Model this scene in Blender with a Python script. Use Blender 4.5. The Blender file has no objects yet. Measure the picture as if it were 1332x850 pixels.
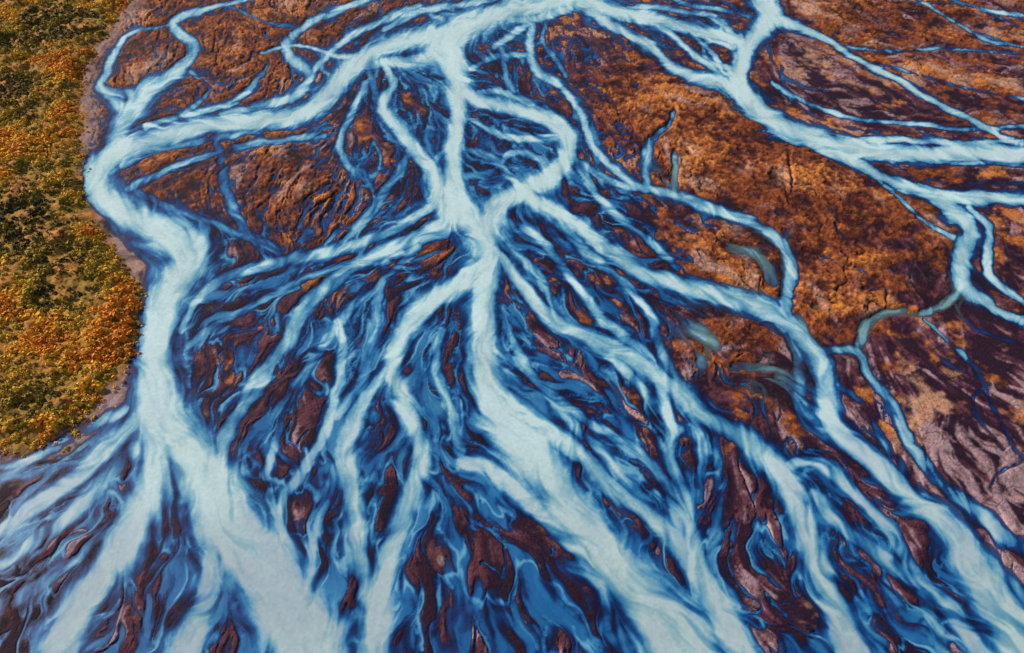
import bpy, math, numpy as np
rng=np.random.default_rng(7)
H=120.0; TH=math.radians(45); K=math.tan(math.radians(33.65))
def ground(px,py):
    nx=(px-666)/666*K; ny=(425-py)/666*K
    t=H/(math.cos(TH)-ny*math.sin(TH))
    return nx*t,(ny*math.cos(TH)+math.sin(TH))*t
def mpp(py):
    ny=(425-py)/666*K
    return H/(math.cos(TH)-ny*math.sin(TH))*K/666
# ---------- survey lattice -------------
ST=1.2
xs=np.arange(-200,1535,ST); ys=np.arange(-140,940,ST)
NX,NY=len(xs),len(ys)
PX,PY=np.meshgrid(xs,ys); PX=PX.astype(np.float32);PY=PY.astype(np.float32)
X,Y=ground(PX,PY); M=mpp(PY)
# ---------- noise ----------
tabs=[rng.random((256,256)).astype(np.float32) for _ in range(8)]
def vn(x,y,k=0):
    T=tabs[k%8]
    xi=np.floor(x).astype(np.int64); yi=np.floor(y).astype(np.int64)
    fx=(x-xi).astype(np.float32); fy=(y-yi).astype(np.float32)
    fx=fx*fx*(3-2*fx); fy=fy*fy*(3-2*fy)
    a=T[yi&255,xi&255];b=T[yi&255,(xi+1)&255];c=T[(yi+1)&255,xi&255];d=T[(yi+1)&255,(xi+1)&255]
    return (a*(1-fx)+b*fx)*(1-fy)+(c*(1-fx)+d*fx)*fy
def fbm(x,y,cell,o=4,k=0,g=.5):
    s=0;a=1;t=0
    for i in range(o):
        c=math.cos(i*1.1+k);q=math.sin(i*1.1+k)
        s=s+a*(vn((x*c-y*q)/cell+17.3*i+k*5.1,(x*q+y*c)/cell+9.7*i,k+i)-.5);t+=a;a*=g;cell/=2.03
    return s/t*2
def ss(a,b,x):
    t=np.clip((x-a)/(b-a),0,1);return t*t*(3-2*t)
# ---------- river courses ----------
C=[
(1,[(790,-60,30),(760,-12,30),(700,6,32),(650,18,34),(600,38,42),(575,60,46)]),
(1,[(620,30,26),(545,50,24),(500,60,22),(470,78,26),(445,100,26),(425,125,28),(395,148,28),(350,157,24),(300,160,22),(250,168,22),(200,182,24),(160,195,28),(130,215,36),(125,240,40),(150,270,42),(185,290,46),(225,310,60),(245,335,62),(225,370,50),(212,400,46),(203,440,48),(203,480,58),(210,530,70),(240,580,72),(270,630,76),(300,690,82),(350,750,86),(380,800,88),(410,870,110),(440,990,120)]),
(1,[(575,55,50),(592,100,38),(598,130,30),(594,170,26),(590,210,26),(586,250,34),(600,275,40),(625,300,50),(632,340,42),(628,390,36),(630,440,36),(635,490,46),(655,540,66),(690,590,72),(730,650,58),(770,700,58),(820,760,72),(870,820,84),(910,880,94),(950,990,100)]),
(.98,[(598,118,22),(620,130,18),(660,140,18),(700,150,20),(730,165,24),(742,185,26),(735,210,26),(715,232,30),(680,248,30),(650,265,34),(632,300,40)]),
(.93,[(500,85,12),(510,110,12),(498,140,14),(520,170,16),(545,200,18),(565,230,22),(570,260,26),(590,280,30),(615,295,34)]),
(.85,[(330,-2,4),(300,5,5),(260,15,8),(225,28,10),(235,45,12),(252,60,14),(240,85,16),(215,105,18),(190,120,24),(172,142,30),(155,170,24),(145,200,24)]),
(.75,[(225,32,4),(170,45,5),(150,70,8),(138,95,9),(130,115,10),(160,122,14),(185,127,18)]),
(.8,[(130,112,10),(150,135,14),(165,150,18)]),
(.85,[(500,-10,7),(430,18,8),(395,35,9),(372,60,12),(385,80,12),(402,95,12),(395,115,12),(370,130,10),(330,140,10),(290,150,10)]),
(.75,[(545,8,8),(500,25,8),(465,42,8),(440,60,8),(415,85,8),(400,100,8)]),
(.75,[(660,-5,8),(600,6,9),(560,12,8),(530,22,8),(500,40,7)]),
(.7,[(350,80,5),(335,105,6),(300,135,8),(240,150,8),(190,165,8)]),
(.9,[(340,70,4),(390,60,5),(440,75,6),(470,72,8)]),
(1,[(970,-60,24),(985,-10,26),(1003,20,32),(990,38,28),(975,58,26),(963,85,24),(962,112,26),(985,140,32),(1010,160,32),(1050,178,28),(1100,190,24),(1150,198,22),(1210,200,22),(1270,198,24),(1340,202,22),(1600,215,26)]),
(.97,[(755,4,22),(800,15,18),(850,25,15),(900,38,13),(950,50,15),(978,60,18)]),
(.95,[(760,8,16),(790,30,12),(820,45,12),(845,60,12),(870,85,12),(900,100,14),(940,108,18),(970,125,22)]),
(.8,[(800,14,8),(850,10,8),(900,15,7),(940,30,8),(965,70,9),(950,95,10)]),
(.8,[(850,28,7),(880,50,7),(905,75,8),(930,85,8),(960,90,10)]),
(.8,[(890,36,7),(915,58,6),(935,80,7)]),
(.7,[(780,12,6),(810,25,6),(860,32,6),(915,48,7),(955,62,8)]),
(.65,[(870,-5,5),(900,8,6),(935,12,6),(975,22,8)]),
(.6,[(940,32,6),(935,50,6),(915,62,6),(922,85,7),(950,100,8)]),
(.6,[(712,30,6),(705,55,6),(725,80,6),(735,100,6)]),
(.95,[(1000,25,16),(1040,35,12),(1080,55,8),(1110,75,8),(1160,100,8),(1200,125,8),(1240,145,9),(1290,172,8),(1335,190,8),(1600,260,8)]),
(.95,[(1020,165,14),(1060,190,13),(1110,210,16),(1160,235,16),(1210,255,18),(1240,275,22),(1262,295,20),(1258,320,22),(1250,350,28),(1257,377,26),(1285,395,13),(1335,418,10),(1600,500,10)]),
(.95,[(1215,255,16),(1280,258,16),(1340,260,14),(1600,270,16)]),
(.85,[(1262,270,8),(1288,295,12),(1285,325,12),(1290,360,10),(1335,395,8)]),
(.85,[(1080,186,8),(1130,182,8),(1200,182,7),(1260,188,8),(1335,185,6),(1600,185,6)]),
(.7,[(1135,228,6),(1165,255,6),(1200,285,6),(1240,310,8)]),
(.7,[(1160,200,6),(1210,210,6),(1270,212,6),(1335,215,6)]),
(.65,[(1005,110,6),(1060,140,6),(1120,155,6),(1180,160,5),(1250,168,6),(1335,165,5)]),
(.35,[(1015,85,5),(1030,130,5),(1080,160,5),(1140,172,5)]),
(.30,[(1000,60,6),(1015,95,6),(1050,115,5),(1100,125,5)]),
(.28,[(1150,225,5),(1220,235,5),(1290,240,5),(1335,238,5)]),
(.35,[(1110,75,5),(1170,90,5),(1250,115,5),(1335,130,5)]),
(.7,[(1180,-10,4),(1240,28,4),(1270,45,5),(1290,52,6),(1335,62,5),(1500,90,6)]),
(.65,[(1235,0,5),(1290,15,5),(1340,22,6),(1500,50,7)]),
(.5,[(1080,60,5),(1160,66,5),(1240,64,5),(1335,70,5)]),
(.4,[(1100,-5,3),(1180,5,3),(1260,8,4),(1335,40,4)]),
(.24,[(1025,190,5),(1030,250,4),(1045,300,4),(1062,335,5)]),
(.24,[(1085,290,4),(1108,325,5),(1095,345,4),(1070,335,4)]),
(.24,[(1130,295,4),(1145,340,5),(1152,375,5)]),
(.24,[(1195,330,5),(1182,370,5),(1203,405,6)]),
(.26,[(1195,440,5),(1230,470,6),(1288,500,6)]),
(.26,[(1240,390,4),(1270,430,5),(1335,450,5)]),
(.42,[(905,425,20),(925,448,24),(915,470,16)]),
(.36,[(945,320,12),(985,333,16),(1003,370,14)]),
(.38,[(955,475,12),(1000,480,12),(1045,505,12)]),
(.3,[(1062,405,16),(1065,425,14),(1050,440,12)]),
(.6,[(875,145,6),(868,165,7),(848,185,11),(842,210,12),(840,245,10)]),
(.45,[(878,200,7),(880,225,8),(878,250,8)]),
(.75,[(745,205,8),(790,235,10),(850,248,10),(900,262,12),(950,280,12),(1000,300,12),(1020,320,14),(1028,350,16),(1025,380,18),(1022,415,20)]),
(.9,[(690,258,22),(740,290,20),(790,325,18),(840,355,20),(900,375,22),(960,390,24),(1010,410,26),(1045,440,28),(1070,480,30),(1075,520,28),(1082,555,28),(1120,590,30),(1170,630,34),(1230,690,40),(1280,760,50),(1320,830,58),(1380,990,70)]),
(.9,[(645,330,16),(680,375,16),(720,415,20),(770,440,20),(820,465,22),(870,500,26),(920,540,28),(960,565,32),(1000,600,34),(1035,650,34),(1055,710,36),(1080,780,42),(1110,860,50),(1140,990,50)]),
(.65,[(660,290,14),(700,310,12),(740,360,13),(770,400,13),(800,430,13),(850,470,14)]),
(.7,[(715,280,12),(770,335,12),(810,365,11),(845,410,12),(860,450,12),(885,500,12)]),
(.7,[(850,480,12),(868,530,14),(872,590,16),(885,650,20),(905,720,28),(930,780,34),(960,860,44),(980,990,50)]),
(.85,[(665,535,20),(740,580,24),(790,630,24),(850,675,26),(890,715,30),(920,760,34),(955,840,40)]),
(.55,[(930,570,12),(937,620,14),(932,670,14),(925,740,16)]),
(.65,[(900,540,10),(915,590,12),(910,650,12)]),
(.65,[(1072,455,10),(1113,457,10),(1130,490,11),(1165,530,12),(1185,575,14),(1220,620,14),(1280,670,18),(1335,715,22),(1500,800,30)]),
(.5,[(1255,378,14),(1232,392,12),(1200,407,9),(1150,408,10),(1125,425,13),(1113,457,11)]),
(.3,[(1150,408,5),(1152,375,5),(1120,350,5),(1070,335,5),(1040,315,5),(1020,300,5)]),
(.6,[(1060,640,14),(1100,690,16),(1170,745,18),(1240,800,22),(1290,870,26)]),
(.4,[(1205,415,5),(1240,450,5),(1272,482,6),(1290,520,6),(1320,580,8),(1345,610,9)]),
(.4,[(1285,500,5),(1268,525,6),(1280,555,7),(1310,585,7)]),
(.3,[(1335,600,6),(1300,620,5),(1290,635,5)]),
(.75,[(1000,590,14),(950,560,10)]),
(.5,[(1090,500,10),(1130,530,10),(1150,570,11),(1200,640,14),(1260,700,18),(1335,790,20)]),
(.5,[(1030,430,10),(1040,480,14),(1045,530,14),(1075,565,14)]),
(.8,[(600,285,26),(555,305,18),(510,320,17),(460,345,17),(430,370,19),(400,395,20),(385,430,18),(350,475,14),(320,510,12),(300,560,14),(285,600,14)]),
(.95,[(620,350,30),(590,375,30),(550,400,32),(525,435,30),(510,480,26),(530,530,28),(547,590,28),(530,660,28),(505,720,30),(490,790,34),(480,870,56),(480,990,60)]),
(.85,[(512,470,14),(480,510,16),(455,560,20),(448,600,22),(458,660,26),(462,720,28),(485,790,30)]),
(.75,[(440,420,10),(446,470,13),(435,520,12),(415,580,12),(390,620,14),(362,665,14)]),
(.75,[(560,270,12),(510,300,12),(440,325,14),(370,340,14),(310,355,12),(262,385,12),(235,430,10)]),
(.6,[(520,325,10),(430,350,10),(340,392,10),(275,425,10),(245,450,10)]),
(.8,[(360,470,8),(340,500,12),(318,525,14),(295,560,18),(290,600,18)]),
(.95,[(195,540,44),(205,600,52),(180,670,48),(140,740,48),(100,800,50),(70,870,52),(40,990,54)]),
(.75,[(185,545,30),(130,590,22),(70,640,20),(20,680,18),(-30,710,20),(-200,800,20)]),
(.65,[(170,580,24),(110,650,18),(50,700,16),(-20,745,18),(-200,850,20)]),
(.85,[(230,610,24),(275,700,30),(265,780,36),(235,860,50),(210,990,60)]),
(.55,[(160,535,14),(80,575,13),(0,620,16),(-40,640,16),(-200,690,20)]),
(.6,[(150,680,14),(70,745,16),(-20,805,20),(-150,900,20)]),
(.8,[(600,600,16),(640,615,18),(690,660,20),(745,705,26),(800,760,30)]),
(.6,[(575,430,10),(568,480,12),(588,540,12),(600,600,12)]),
(.6,[(700,500,10),(760,545,12),(830,590,12),(870,640,14),(890,700,16)]),
(.55,[(650,400,12),(680,470,12),(720,520,12),(770,580,14),(830,650,16)]),
(.5,[(440,600,10),(425,650,12),(412,700,14),(400,750,16)]),
(.6,[(350,640,12),(370,700,16),(400,770,20)]),
(.65,[(400,790,16),(370,730,16),(340,690,14)]),
(.85,[(645,60,10),(690,32,10),(688,60,10),(697,90,12),(730,115,8),(758,150,8),(772,190,9),(800,222,8),(840,250,8)]),
(.65,[(605,95,8),(640,75,8),(688,72,8)]),
(.6,[(475,110,10),(458,150,8),(442,185,8),(455,215,9),(480,240,9)]),
(.85,[(470,85,14),(510,82,14),(565,75,20)]),
(.6,[(478,95,10),(495,135,9),(525,165,9),(532,200,9),(505,245,11),(470,290,10),(430,330,10)]),
(.7,[(608,150,8),(640,170,9),(670,180,10),(705,180,10),(735,180,12)]),
(.65,[(600,190,8),(640,205,10),(660,225,10),(690,245,12)]),
(.6,[(595,230,12),(640,225,8),(665,200,8),(700,205,10),(720,225,12)]),
(.75,[(610,125,8),(650,120,8),(690,135,8),(720,155,10)]),
(.55,[(340,172,8),(270,182,8),(200,196,8),(158,215,10)]),
(.5,[(420,175,8),(340,185,8),(280,200,8),(220,220,8),(170,245,10)]),
(.4,[(280,180,10),(290,225,13),(300,265,12),(330,310,12),(370,335,12)]),
(.45,[(180,250,10),(230,275,9),(300,300,10),(370,325,10)]),
(.6,[(605,190,8),(570,205,8),(548,240,8),(560,262,9)]),
(.65,[(640,310,12),(690,350,12),(740,420,12),(810,480,13),(880,560,14)]),
(.5,[(500,340,12),(490,400,12),(480,450,12),(470,500,14),(440,540,14)]),
(.55,[(545,320,10),(500,360,10),(460,400,12),(420,450,12),(380,510,12),(360,560,12),(345,620,12)]),
(.55,[(1010,610,14),(1060,600,12),(1110,640,14),(1160,700,16),(1200,780,18),(1230,870,20)]),
(.7,[(745,200,10),(780,260,10),(830,300,10),(880,350,10)]),
(.9,[(640,20,14),(690,26,12),(740,10,14)]),
(.55,[(650,55,8),(660,100,8),(670,140,8)]),
(.5,[(230,155,6),(270,120,5),(250,95,6)]),
(.45,[(300,10,4),(350,30,5),(390,38,5)]),
(.6,[(420,65,6),(420,90,6),(440,105,8)]),
(.5,[(560,20,6),(580,30,8),(560,45,8)]),
]
def smooth(pts):
    P=np.array(pts,float); P=np.vstack([2*P[0]-P[1],P,2*P[-1]-P[-2]]); out=[]
    for i in range(1,len(P)-2):
        L=np.hypot(*(P[i+1]-P[i])[:2]); n=max(2,int(L/2.5))
        t=np.linspace(0,1,n,endpoint=False)[:,None]
        out.append(.5*((2*P[i])+(-P[i-1]+P[i+1])*t+(2*P[i-1]-5*P[i]+4*P[i+1]-P[i+2])*t**2+(-P[i-1]+3*P[i]-3*P[i+1]+P[i+2])*t**3))
    out.append(P[-2][None]); return np.vstack(out)
wa=(1/M)
WX=PX+(fbm(X,Y,9,4,1)*1.0+fbm(X,Y,2.2,2,5)*.35)*wa
WY=PY+(fbm(X,Y,9,4,2)*1.0+fbm(X,Y,2.2,2,6)*.35)*wa*.7
S=np.zeros_like(PX); SH=np.zeros_like(PX); DIR=[]
for op,pts in C:
    P=smooth(pts); P[:,2]=np.maximum(P[:,2],1.5)
    T=np.gradient(P[:,:2],axis=0); T/=np.hypot(T[:,0],T[:,1])[:,None]+1e-6
    for k in range(0,len(P),6): DIR.append((P[k,0],P[k,1],T[k,0],T[k,1],P[k,2]))
    for (x,y,w) in P:
        if w>24: w=w*.9
        R=w*1.1+26
        i0=max(0,int((x-R-xs[0])/ST));i1=min(NX,int((x+R-xs[0])/ST)+2)
        j0=max(0,int((y-R-ys[0])/ST));j1=min(NY,int((y+R-ys[0])/ST)+2)
        if i0>=i1 or j0>=j1: continue
        d=np.hypot(WX[j0:j1,i0:i1]-x,WY[j0:j1,i0:i1]-y)
        f=op*np.interp(d/(w*.5),[0,.45,.8,1.02,1.4,2.2],[1,.94,.77,.48,.24,0]).astype(np.float32)
        np.maximum(S[j0:j1,i0:i1],f,out=S[j0:j1,i0:i1])
        f=op*np.clip(1-(d-w*.45)/(w*.5+10),0,1)
        np.maximum(SH[j0:j1,i0:i1],f,out=SH[j0:j1,i0:i1])
# ---------- flow field ----------
D=np.array(DIR)
cx=np.arange(-260,1620,14);cy=np.arange(-170,990,14)
CX,CY=np.meshgrid(cx,cy); U=np.zeros(CX.shape);V=np.zeros(CX.shape)
for (x,y,tx,ty,w) in D:
    q=w**.5/((CX-x)**2+(CY-y)**2+60)**1.3
    U+=tx*q;V+=ty*q
n=np.hypot(U,V)+1e-9;U/=n;V/=n
def up(A,px,py,x0=-260,y0=-170,st=14):
    fx=np.clip((px-x0)/st,0,A.shape[1]-1.001);fy=np.clip((py-y0)/st,0,A.shape[0]-1.001)
    xi=fx.astype(int);yi=fy.astype(int);fx=fx-xi;fy=fy-yi
    return ((A[yi,xi]*(1-fx)+A[yi,xi+1]*fx)*(1-fy)+(A[yi+1,xi]*(1-fx)+A[yi+1,xi+1]*fx)*fy).astype(np.float32)
u=up(U,PX,PY);v=up(V,PX,PY)
ang=np.arctan2(v,u)+fbm(X,Y,9,3,3)*1.2+fbm(X,Y,3,2,6)*.7
u=np.cos(ang);v=np.sin(ang)
def lic(fields,lens,ds):
    sc=(ds/M/ST).astype(np.float32)
    I,J=np.meshgrid(np.arange(NX,dtype=np.float32),np.arange(NY,dtype=np.float32))
    acc=[f.copy() for f in fields]
    uf=(u*sc).ravel();vf=(v*sc).ravel();F=[f.ravel() for f in fields]
    for sg in (1,-1):
        a=I.ravel().copy();b=J.ravel().copy()
        for k in range(max(lens)):
            idx=(np.clip(b,0,NY-1).astype(np.int32)*NX+np.clip(a,0,NX-1).astype(np.int32))
            a+=sg*uf[idx];b+=sg*vf[idx]
            idx=(np.clip(b,0,NY-1).astype(np.int32)*NX+np.clip(a,0,NX-1).astype(np.int32))
            for m in range(len(F)):
                if k<lens[m]: acc[m]+=F[m][idx].reshape(NY,NX)
    return [(q-q.mean())/q.std() for q in acc]
L1,L2,L3,L4,L5=lic([fbm(X,Y,3.0,3,4),fbm(X,Y,1.4,2,2),fbm(X,Y,.5,1,6),fbm(X,Y,2.2,3,7),fbm(X,Y,4.4,3,1)],[9,7,7,8,11],.5)
# ---------- regional character: x,y, braid, rust, mauve ----------
R=np.array([(250,40,.3,.85,.2),(420,20,.35,.8,.2),(180,90,.35,.7,.3),(330,90,.4,.7,.3),(300,220,.45,.45,.6),(335,262,.25,.9,.3),(380,215,.25,.9,.4),(400,260,.3,.9,.3),(430,200,.45,.5,.5),(250,225,.35,.7,.3),(400,290,.45,.7,.5),
(500,190,.8,.2,.15),(540,120,.85,.15,.2),(480,300,.8,.2,.1),(640,90,.7,.3,.2),(680,190,.9,.1,.1),(760,60,.45,.35,.15),(820,100,.3,.6,.1),(880,60,.5,.4,.2),(850,150,.12,.85,.1),(950,190,.03,.95,.15),
(1030,230,.02,.95,.1),(1090,130,.2,.3,.5),(1060,90,.2,.25,.6),(1150,150,.25,.3,.3),(1120,20,.1,.8,.4),(1230,60,.15,.7,.4),(1300,110,.2,.5,.3),(1100,280,.03,1,.1),(1180,310,.06,.6,.1),(1180,240,.1,.6,.2),(1300,230,.3,.3,.2),(1310,320,.2,.4,.2),
(780,190,.5,.5,.2),(800,290,.65,.3,.2),(870,310,.45,.45,.25),(960,330,.2,.75,.3),(940,440,.2,.85,.4),(880,420,.45,.35,.3),(1010,490,.35,.4,.5),(1080,400,.1,.8,.2),(1200,350,.08,.6,.1),(1200,450,.06,.3,.05),(1290,460,.08,.15,.1),(1200,520,.1,.2,.6),(1280,600,.05,.15,.95),(1220,580,.1,.15,.9),(1320,680,.2,.1,.9),(1320,500,.05,.2,.4),
(700,300,.95,.05,.1),(720,460,.8,.1,.25),(800,540,.75,.1,.4),(840,620,.85,.05,.3),(700,760,.9,.0,.05),(620,800,.6,.2,.4),(600,700,.9,.0,.0),(960,640,.75,.1,.35),(1000,740,.7,.1,.5),(1120,700,.75,.05,.45),(1180,800,.75,.05,.45),(1290,840,.65,.1,.55),(1150,540,.4,.25,.45),
(330,330,.9,.05,.2),(440,300,.6,.6,.3),(420,320,.65,.6,.3),(330,440,.9,.0,.1),(400,480,.95,.0,.1),(380,600,.7,.0,.45),(480,640,.95,.0,.05),(570,330,.7,.5,.1),(560,480,1,.0,.0),(520,400,.85,.05,.1),(100,680,.8,.0,.5),(50,640,.85,.0,.4),(200,760,.8,.0,.25),(20,820,.75,.2,.4),(330,780,.9,.0,.05),(440,750,.8,.0,.05),(150,520,.35,.25,.9),(120,230,.35,.4,.5)])
w0=0;G=0;RU=0;MA=0
for (x,y,g,a,b) in R:
    q=1/((CX-x)**2+((CY-y)*1.3)**2+300)**1.5
    w0=w0+q;G=G+g*q;RU=RU+a*q;MA=MA+b*q
G=up(G/w0,WX,WY);RU=up(RU/w0,WX,WY);MA=up(MA/w0,WX,WY)
# ---------- vegetation bank ----------
VP=np.array([(210,-170),(185,-40),(170,0),(148,30),(128,60),(107,100),(110,150),(100,200),(114,260),(136,300),(163,340),(183,390),(181,440),(165,480),(125,530),(85,578),(20,590),(0,583),(-90,560),(-400,520),(-400,-400),(210,-400)],float)
def polysd(px,py):
    ins=np.zeros(px.shape,bool);dm=np.full(px.shape,1e9)
    n=len(VP)
    for i in range(n):
        x1,y1=VP[i];x2,y2=VP[(i+1)%n]
        if y1!=y2:
            c=((y1>py)!=(y2>py))&(px<(x2-x1)*(py-y1)/(y2-y1)+x1);ins^=c
        dx,dy=x2-x1,y2-y1
        t=np.clip(((px-x1)*dx+(py-y1)*dy)/(dx*dx+dy*dy),0,1)
        dm=np.minimum(dm,np.hypot(px-x1-t*dx,py-y1-t*dy))
    return np.where(ins,dm,-dm)
wj=(fbm(X,Y,7,4,5)*2.4+fbm(X,Y,2,2,1)*1.3)*wa
SD=(polysd(PX+wj,PY+wj*.4)*M).astype(np.float32)
veg=ss(-.3,.6,SD);vs=ss(-1.2,1.6,SD)
e1=fbm(X,Y,16,5,2);e2=fbm(X,Y,4,5,6);e3=fbm(X,Y,1.1,3,3);e4=fbm(X,Y,.45,2,1)
# ---------- wetness ----------
G2=G*(1-ss(-4,-.5,SD))
def net(L,wd): return np.exp(-(L/wd)**2)
gm=np.clip(G2*1.6-.1,0,1)
n1=net(L5+.25*L2,.32)*.54
n2=net(L1+.15*L3,.24)*.42
n3=net(L4-.4+.1*L3,.15)*.25*ss(-.6,.4,L5)
n4=net(L2+.3,.22)*.36*ss(.0,.9,L1+.3)*ss(480,250,PY)
pool=np.clip(.24*(.6*L1+.5*L2+.45*L5+2.6*G2-1.6),0,.33)
st=np.maximum(np.maximum(np.maximum(n1,n2),np.maximum(n3,n4)),pool)*gm*np.clip(.82+.33*L2+.1*L3,.25,1.15)
ap=.44*SH**1.2*np.clip(.8+.28*L2+.15*L1,0,1.3)*np.clip(G2*2,.25,1)
edge=np.clip(4*S*(1-S),0,1)
Sx=S+edge*(.09*L2+.04*L3+.08*L1)+.035*L1*(S>.5)
Sx=np.where(Sx<.5,Sx*(.5+.5*np.clip(G2*2.2,0,1)),Sx)
W=np.maximum(np.maximum(Sx,st),ap)+.25*np.minimum(ap,st)
W=np.clip(W,0,1)*(1-veg)
# ---------- ground colour ----------
def mix(a,b,t): t=t[...,None];return a*(1-t)+b*t
c_=lambda *a:np.array(a,np.float32)
O=0*X[...,None]
dark=c_(.024,.007,.022);purp=c_(.11,.034,.052);mauve=c_(.42,.27,.30);rust=c_(.25,.062,.022);oran=c_(.52,.180,.040);brn=c_(.065,.014,.012)
bar=mix(dark+O,purp+O,ss(-.9,1.2,L4+.5*L3+.9*e3))
bar=mix(bar,mauve,np.clip(ss(.0,1.6,L4*.7+.7*L2+.35*L3-1.2+2.3*MA+.6*e3),0,1)*.85)
rs=mix(brn+O,rust,ss(-.6,.3,e2+.5*e3+.25*L4+.3*e1))
rs=mix(rs,oran,ss(.05,.8,e2*.8+e1*1.0+e3*.6)*.85)
mud=mix(mauve+O,c_(.46,.27,.20),ss(-.5,.5,e1))
rs=mix(rs,mud,ss(.3,.8,MA+.5*e1+.22*L1-.02)*.7)
GC=mix(bar,rs,ss(.36,.62,RU+.6*e2+.35*e1))
bd=np.abs(np.sin((e1*9+e2*1.5)+L5*.5));bdm=ss(.22,.0,bd)*ss(.2,.5,1-G2)*(.3+.5*MA)
GC=GC*(1-.65*bdm[...,None])
rid=np.abs(fbm(X+e2*2,Y+e2*2,13,3,4));rd=ss(.035,.0,rid)*ss(.3,.7,RU)
GC=GC*(1-.8*rd[...,None])
rid2=np.abs(fbm(X+e2,Y,6,3,7));r2=ss(.03,.0,rid2);GC=GC*(1-.6*(r2*ss(.1,.4,RU+.3*MA))[...,None])
rid3=np.abs(fbm(X+e3,Y,2.6,3,1));r3=ss(.04,.0,rid3);GC=GC*(1-.35*r3[...,None])
rz=ss(.3,.8,RU)
GC=GC*(1+(.2+.25*rz)*e4+(.3+.25*rz)*e3+.35*e1)[...,None]
damp=np.clip(SH*1.6,0,1)*ss(.3,.8,G2)
GC=mix(GC,GC*c_(.35,.40,.75),damp*.7)
GC=GC*(1-.4*ss(.02,.2,W)*(1-.7*MA))[...,None]
fr=ss(-9,-1.0,SD)*(1-ss(-.6,0.3,SD))*ss(-.5,.4,e2+.2+L2*.2)
GC=mix(GC,c_(.34,.23,.22),fr*.75)
vg=mix(c_(.30,.17,.022)+O,c_(.42,.17,.025),ss(-.2,.4,e2))*(1+.6*e3+.5*e4)[...,None]
GC=mix(GC,vg,vs)
GC=np.clip(GC,.003,.8)
# ---------- relief ----------
Z=(.08+.22*rz*(1+1.3*e2)+.2*rz*(.4+e3)+.09*np.clip(L4,-1,2)+.05*e3+.07*rz*e4+.6*rz*e1)
Z=np.maximum(Z,.03)*(1-ss(.02,.22,W))-.3*ss(.03,.5,W)
Z-=(.3*rd+.1*r2+.05*r3)*(W<.02)
Z=np.maximum(Z,np.where(W<.02,.03,-9))
Z=Z+veg*ss(-.3,6,SD)*(.9+1.0*(e2+.5)+1.0*e1)
def raw_mesh(name,co,q,cc,sm=True,mi=None):
    me=bpy.data.meshes.new(name);n=q.shape[1]
    me.vertices.add(len(co));me.vertices.foreach_set("co",co.astype(np.float32).ravel())
    me.loops.add(q.size);me.loops.foreach_set("vertex_index",q.astype(np.int32).ravel())
    me.polygons.add(len(q));me.polygons.foreach_set("loop_start",np.arange(0,q.size,n,dtype=np.int32))
    me.polygons.foreach_set("use_smooth",np.full(len(q),sm))
    if mi is not None: me.polygons.foreach_set("material_index",mi.astype(np.int32))
    at=me.attributes.new("tint",'FLOAT_COLOR','POINT');at.data.foreach_set("color",cc.astype(np.float32).ravel())
    me.update(calc_edges=True)
    o=bpy.data.objects.new(name,me);bpy.context.scene.collection.objects.link(o);return o
def grid_mesh(name,X,Y,Z,col,keep=None,opq=None):
    idx=np.arange(NX*NY,dtype=np.int32).reshape(NY,NX)
    q=np.stack([idx[1:,:-1],idx[1:,1:],idx[:-1,1:],idx[:-1,:-1]],-1).reshape(-1,4)
    co=np.stack([X,Y,Z],-1).reshape(-1,3).astype(np.float32);cc=col.reshape(-1,4);mi=None
    if keep is not None:
        q=q[keep.ravel()[q].any(1)]
        mi=opq.ravel()[q].all(1)
        used=np.zeros(NX*NY,bool);used[q.ravel()]=True
        rm=np.cumsum(used)-1;q=rm[q].astype(np.int32);co=co[used];cc=cc[used]
    return raw_mesh(name,co,q,cc,True,mi)
def rgba(c,a): return np.concatenate([c,a[...,None]],-1)
one=np.ones_like(X)
terr=grid_mesh("floodplain_ground",X,Y,Z,rgba(GC,one))
# ---------- water ----------
kk=[0,.12,.28,.42,.58,.74,.86,1.0]
wc=np.array([(.010,.012,.045),(.008,.018,.085),(.008,.050,.20),(.014,.13,.36),(.06,.27,.50),(.18,.45,.62),(.33,.59,.70),(.56,.76,.80)])
Wc=np.clip(W+.025*L3*ss(.2,.6,W)+.025*L2,0,1)
WC=np.stack([np.interp(Wc,kk,wc[:,i]) for i in range(3)],-1)
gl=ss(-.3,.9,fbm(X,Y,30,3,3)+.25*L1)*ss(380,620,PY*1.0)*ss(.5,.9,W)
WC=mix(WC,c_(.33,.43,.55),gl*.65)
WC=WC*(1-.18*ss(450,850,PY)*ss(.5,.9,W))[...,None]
gr=0
for (x,y,r) in [(1160,405,60),(1232,395,25),(920,445,35),(985,340,35),(878,225,25),(1000,480,35),(1062,418,25),(1120,430,20),(960,320,20)]:
    gr=np.maximum(gr,np.exp(-((PX-x)**2+(PY-y)**2)/r**2))
WC=mix(WC,c_(.16,.27,.24)*(.5+W[...,None]*1.2),gr*.75*(W<.7))
WC*= (1+.06*e4+.06*e3+.05*L1)[...,None]
AL=np.where(W>.45,1,np.interp(W,[.02,.12,.3,.45],[0,.42,.90,1]))
riv=grid_mesh("braided_river",X,Y,np.full_like(X,.0)+.004*e3,rgba(WC,AL),keep=W>.02,opq=AL>.999)
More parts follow.
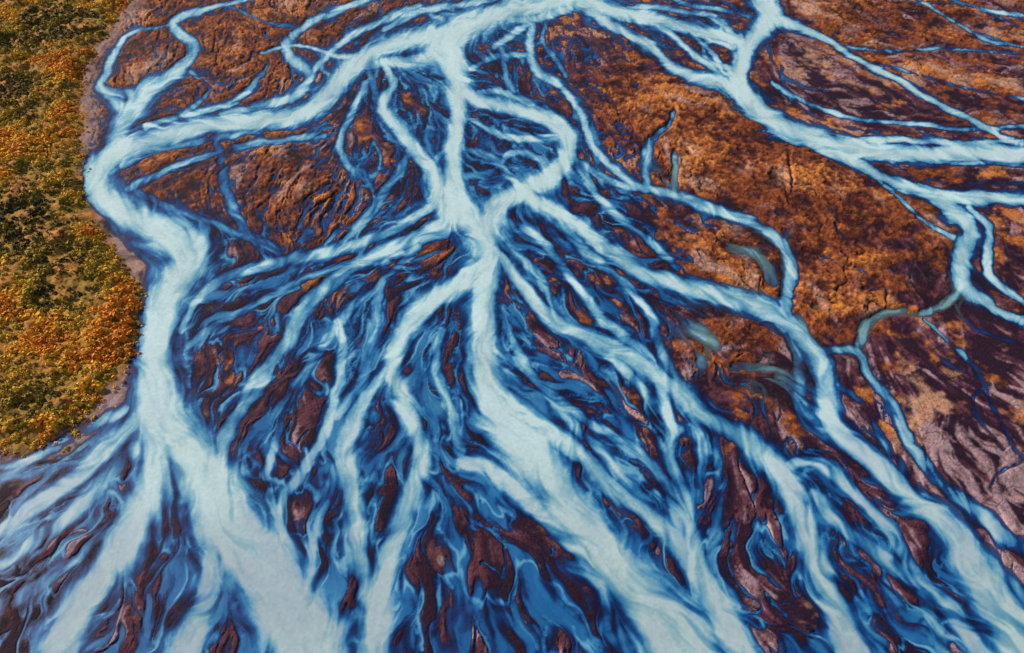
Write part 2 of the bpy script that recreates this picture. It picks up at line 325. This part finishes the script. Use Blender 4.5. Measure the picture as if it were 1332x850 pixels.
# ---------- materials ----------
def mat(name):
    m=bpy.data.materials.new(name);m.use_nodes=True;nt=m.node_tree;b=nt.nodes["Principled BSDF"];return m,nt,b
def noise(nt,scale,det=3,rough=.6):
    g=nt.nodes.new("ShaderNodeNewGeometry");t=nt.nodes.new("ShaderNodeTexNoise")
    t.inputs["Scale"].default_value=scale;t.inputs["Detail"].default_value=det;t.inputs["Roughness"].default_value=rough
    nt.links.new(g.outputs["Position"],t.inputs["Vector"]);return t
def tinted(nt,b,scale,lo,hi,bs=0,bd=0):
    a=nt.nodes.new("ShaderNodeAttribute");a.attribute_name="tint"
    t=noise(nt,scale);mr=nt.nodes.new("ShaderNodeMapRange")
    mr.inputs[1].default_value=.3;mr.inputs[2].default_value=.7;mr.inputs[3].default_value=lo;mr.inputs[4].default_value=hi
    nt.links.new(t.outputs[0],mr.inputs[0])
    mx=nt.nodes.new("ShaderNodeVectorMath");mx.operation='SCALE'
    nt.links.new(a.outputs["Color"],mx.inputs[0]);nt.links.new(mr.outputs[0],mx.inputs["Scale"])
    nt.links.new(mx.outputs[0],b.inputs["Base Color"])
    if bs:
        bp=nt.nodes.new("ShaderNodeBump");bp.inputs["Strength"].default_value=bs;bp.inputs["Distance"].default_value=bd
        nt.links.new(t.outputs[0],bp.inputs["Height"]);nt.links.new(bp.outputs[0],b.inputs["Normal"])
    return a
m,nt,b=mat("silt_and_moss");tinted(nt,b,2.0,.75,1.25,.7,.22);b.inputs["Roughness"].default_value=.85;b.inputs["Specular IOR Level"].default_value=.2
terr.data.materials.append(m)
for nm in ("shallow_meltwater","milky_meltwater"):
    m,nt,b=mat(nm);a=tinted(nt,b,1.2,.94,1.06,.25,.12);b.inputs["Roughness"].default_value=.35;b.inputs["Specular IOR Level"].default_value=.3
    if nm[0]=="s": nt.links.new(a.outputs["Alpha"],b.inputs["Alpha"])
    riv.data.materials.append(m)
# ---------- wide surrounding land ----------
bpy.ops.mesh.primitive_grid_add(x_subdivisions=40,y_subdivisions=40,size=12000,location=(0,0,-1.2))
o=bpy.context.object;o.name="distant_plain"
m,nt,b=mat("distant_moorland");t=noise(nt,.02,8);cr=nt.nodes.new("ShaderNodeValToRGB");e=cr.color_ramp.elements
e[0].position=.38;e[0].color=(.06,.02,.015,1);e[1].position=.62;e[1].color=(.28,.10,.03,1)
nt.links.new(t.outputs[0],cr.inputs[0]);nt.links.new(cr.outputs[0],b.inputs["Base Color"]);b.inputs["Roughness"].default_value=1
o.data.materials.append(m)
# ---------- shrubs ----------
def shrubs(name,px,py,size,zb,col,K):
    n=len(px);x,y=ground(px,py)
    d=rng.normal(size=(n,K,3));d/=np.linalg.norm(d,axis=2,keepdims=True);d[...,2]=np.abs(d[...,2])*.8
    lump=1+.3*np.sin(d[...,0]*5+rng.random((n,1))*6)*np.cos(d[...,1]*5+rng.random((n,1))*6)
    rr=size[:,None]*(.55+.45*rng.random((n,K))**.5)*lump
    c=np.stack([x,y,zb],-1)[:,None,:]+d*rr[...,None]
    nn=d+rng.normal(size=d.shape)*.35;nn[...,2]+=.3;nn/=np.linalg.norm(nn,axis=2,keepdims=True)
    a=np.cross(nn,rng.normal(size=d.shape));a/=np.linalg.norm(a,axis=2,keepdims=True)+1e-6
    bb=np.cross(nn,a);s=(size[:,None]*rng.uniform(.24,.42,(n,K)))[...,None]*(30/K)**.5
    V=np.stack([c+a*s,c-.5*a*s+.87*bb*s,c-.5*a*s-.87*bb*s],2).reshape(-1,3)
    cc=col[:,None,:]*rng.uniform(.8,1.2,(n,K,1))
    cc=np.repeat(cc.reshape(-1,3),3,axis=0)
    q=np.arange(len(V)).reshape(-1,3)
    return raw_mesh(name,V,q,np.concatenate([cc,np.ones((len(cc),1))],1),False)
def samp(A,px,py):
    i=np.clip(((px-xs[0])/ST).astype(int),0,NX-1);j=np.clip(((py-ys[0])/ST).astype(int),0,NY-1);return A[j,i]
def scatter(n,x0,x1,y0,y1):
    x=rng.uniform(x0,x1,n);y=rng.uniform(y0,y1,n)
    t=(y*math.sin(TH)+H*math.cos(TH))
    ny=(y*math.cos(TH)-H*math.sin(TH))/t; nx=x/t
    return 666+nx*666/K,425-ny*666/K
px,py=scatter(150000,-330,-20,20,420)
sd=samp(SD,px,py);ok=(px>-120)&(py>-110)&(py<700)&(sd>-1.2)&(rng.random(len(sd))<.25+.75*ss(-1.5,2.5,sd));px,py,sd=px[ok],py[ok],sd[ok]
wx,wy=ground(px,py)
n2_=fbm(wx,wy,6,3,5);rn=rng.random(len(px))
keep=(rn<.8+n2_*1.0);px,py,sd=px[keep][:34000],py[keep][:34000],sd[keep][:34000]
print("shrubs",len(px))
wx,wy=ground(px,py)
n1=fbm(wx,wy,22,3,3);n2=fbm(wx,wy,6,3,5);rn=rng.random(len(px))
pal=np.array([(.045,.042,.010),(.20,.145,.018),(.62,.41,.040),(.92,.50,.040),(.76,.27,.022)])
edgew=ss(16,0,sd)
g=np.clip(2.05+n1*3.2+n2*3.2+(rn-.5)*.9+edgew*.8-.4*ss(150,-50,py)+.5*ss(350,500,py)-1.5*np.exp(-((px-30)/50)**2-((py-320)/80)**2)-.8*np.exp(-((px-70)/40)**2-((py-230)/40)**2),0,3.99)
i=g.astype(int);f=(g-i)[:,None];col=pal[i]*(1-f)+pal[i+1]*f
size=rng.uniform(.3,1.0,len(px))*(1+.5*n2)*(1-.45*ss(4,-1,sd))
th_=shrubs("autumn_shrub_thicket",px,py,size,samp(Z,px,py)+.05,col,18)
px,py=scatter(60000,-250,330,60,430)
ru=samp(RU,px,py);w=samp(W,px,py);ve=samp(SD,px,py);e=samp(e2,px,py)
ok=(px>-190)&(px<1520)&(py>-120)&(w<.02)&(ve<-1)&(ru+e*1.2>.8+rng.random(len(px))*.3)
px,py=px[ok][:8000],py[ok][:8000];print("heath",len(px))
gg=rng.random((len(px),1));col=np.array([(.18,.05,.014)])*(1-gg)+np.array([(.58,.21,.028)])*gg
hs=shrubs("heath_tussocks",px,py,rng.uniform(.08,.28,len(px)),samp(Z,px,py),col,12)
m,nt,b=mat("autumn_foliage");tinted(nt,b,.9,.8,1.2);b.inputs["Roughness"].default_value=.8;b.inputs["Specular IOR Level"].default_value=.2
th_.data.materials.append(m);hs.data.materials.append(m)
# ---------- light ----------
sc=bpy.context.scene
w=bpy.data.worlds.new("World");sc.world=w;w.use_nodes=True;nt=w.node_tree;bg=nt.nodes["Background"]
sky=nt.nodes.new("ShaderNodeTexSky");sky.sky_type='NISHITA';sky.sun_disc=False
EL=math.radians(28);AZ=math.radians(-62)
sky.sun_elevation=EL;sky.sun_rotation=AZ
nt.links.new(sky.outputs[0],bg.inputs[0]);bg.inputs[1].default_value=.085
from mathutils import Vector
l=bpy.data.lights.new("sun","SUN");l.energy=5;l.angle=math.radians(.5);l.color=(1,.88,.72)
lo=bpy.data.objects.new("sun",l);sc.collection.objects.link(lo)
sv=Vector((math.sin(AZ)*math.cos(EL),math.cos(AZ)*math.cos(EL),math.sin(EL)))
lo.rotation_euler=sv.to_track_quat('Z','Y').to_euler()
cam=bpy.data.cameras.new("camera");co=bpy.data.objects.new("camera",cam);sc.collection.objects.link(co)
co.location=(0,0,H);co.rotation_euler=(TH,0,0);cam.sensor_fit='HORIZONTAL';cam.sensor_width=36;cam.lens=18/K
cam.clip_end=20000;cam.clip_start=.5
sc.camera=co
sc.view_settings.view_transform='Standard';sc.view_settings.look='None';sc.view_settings.exposure=0
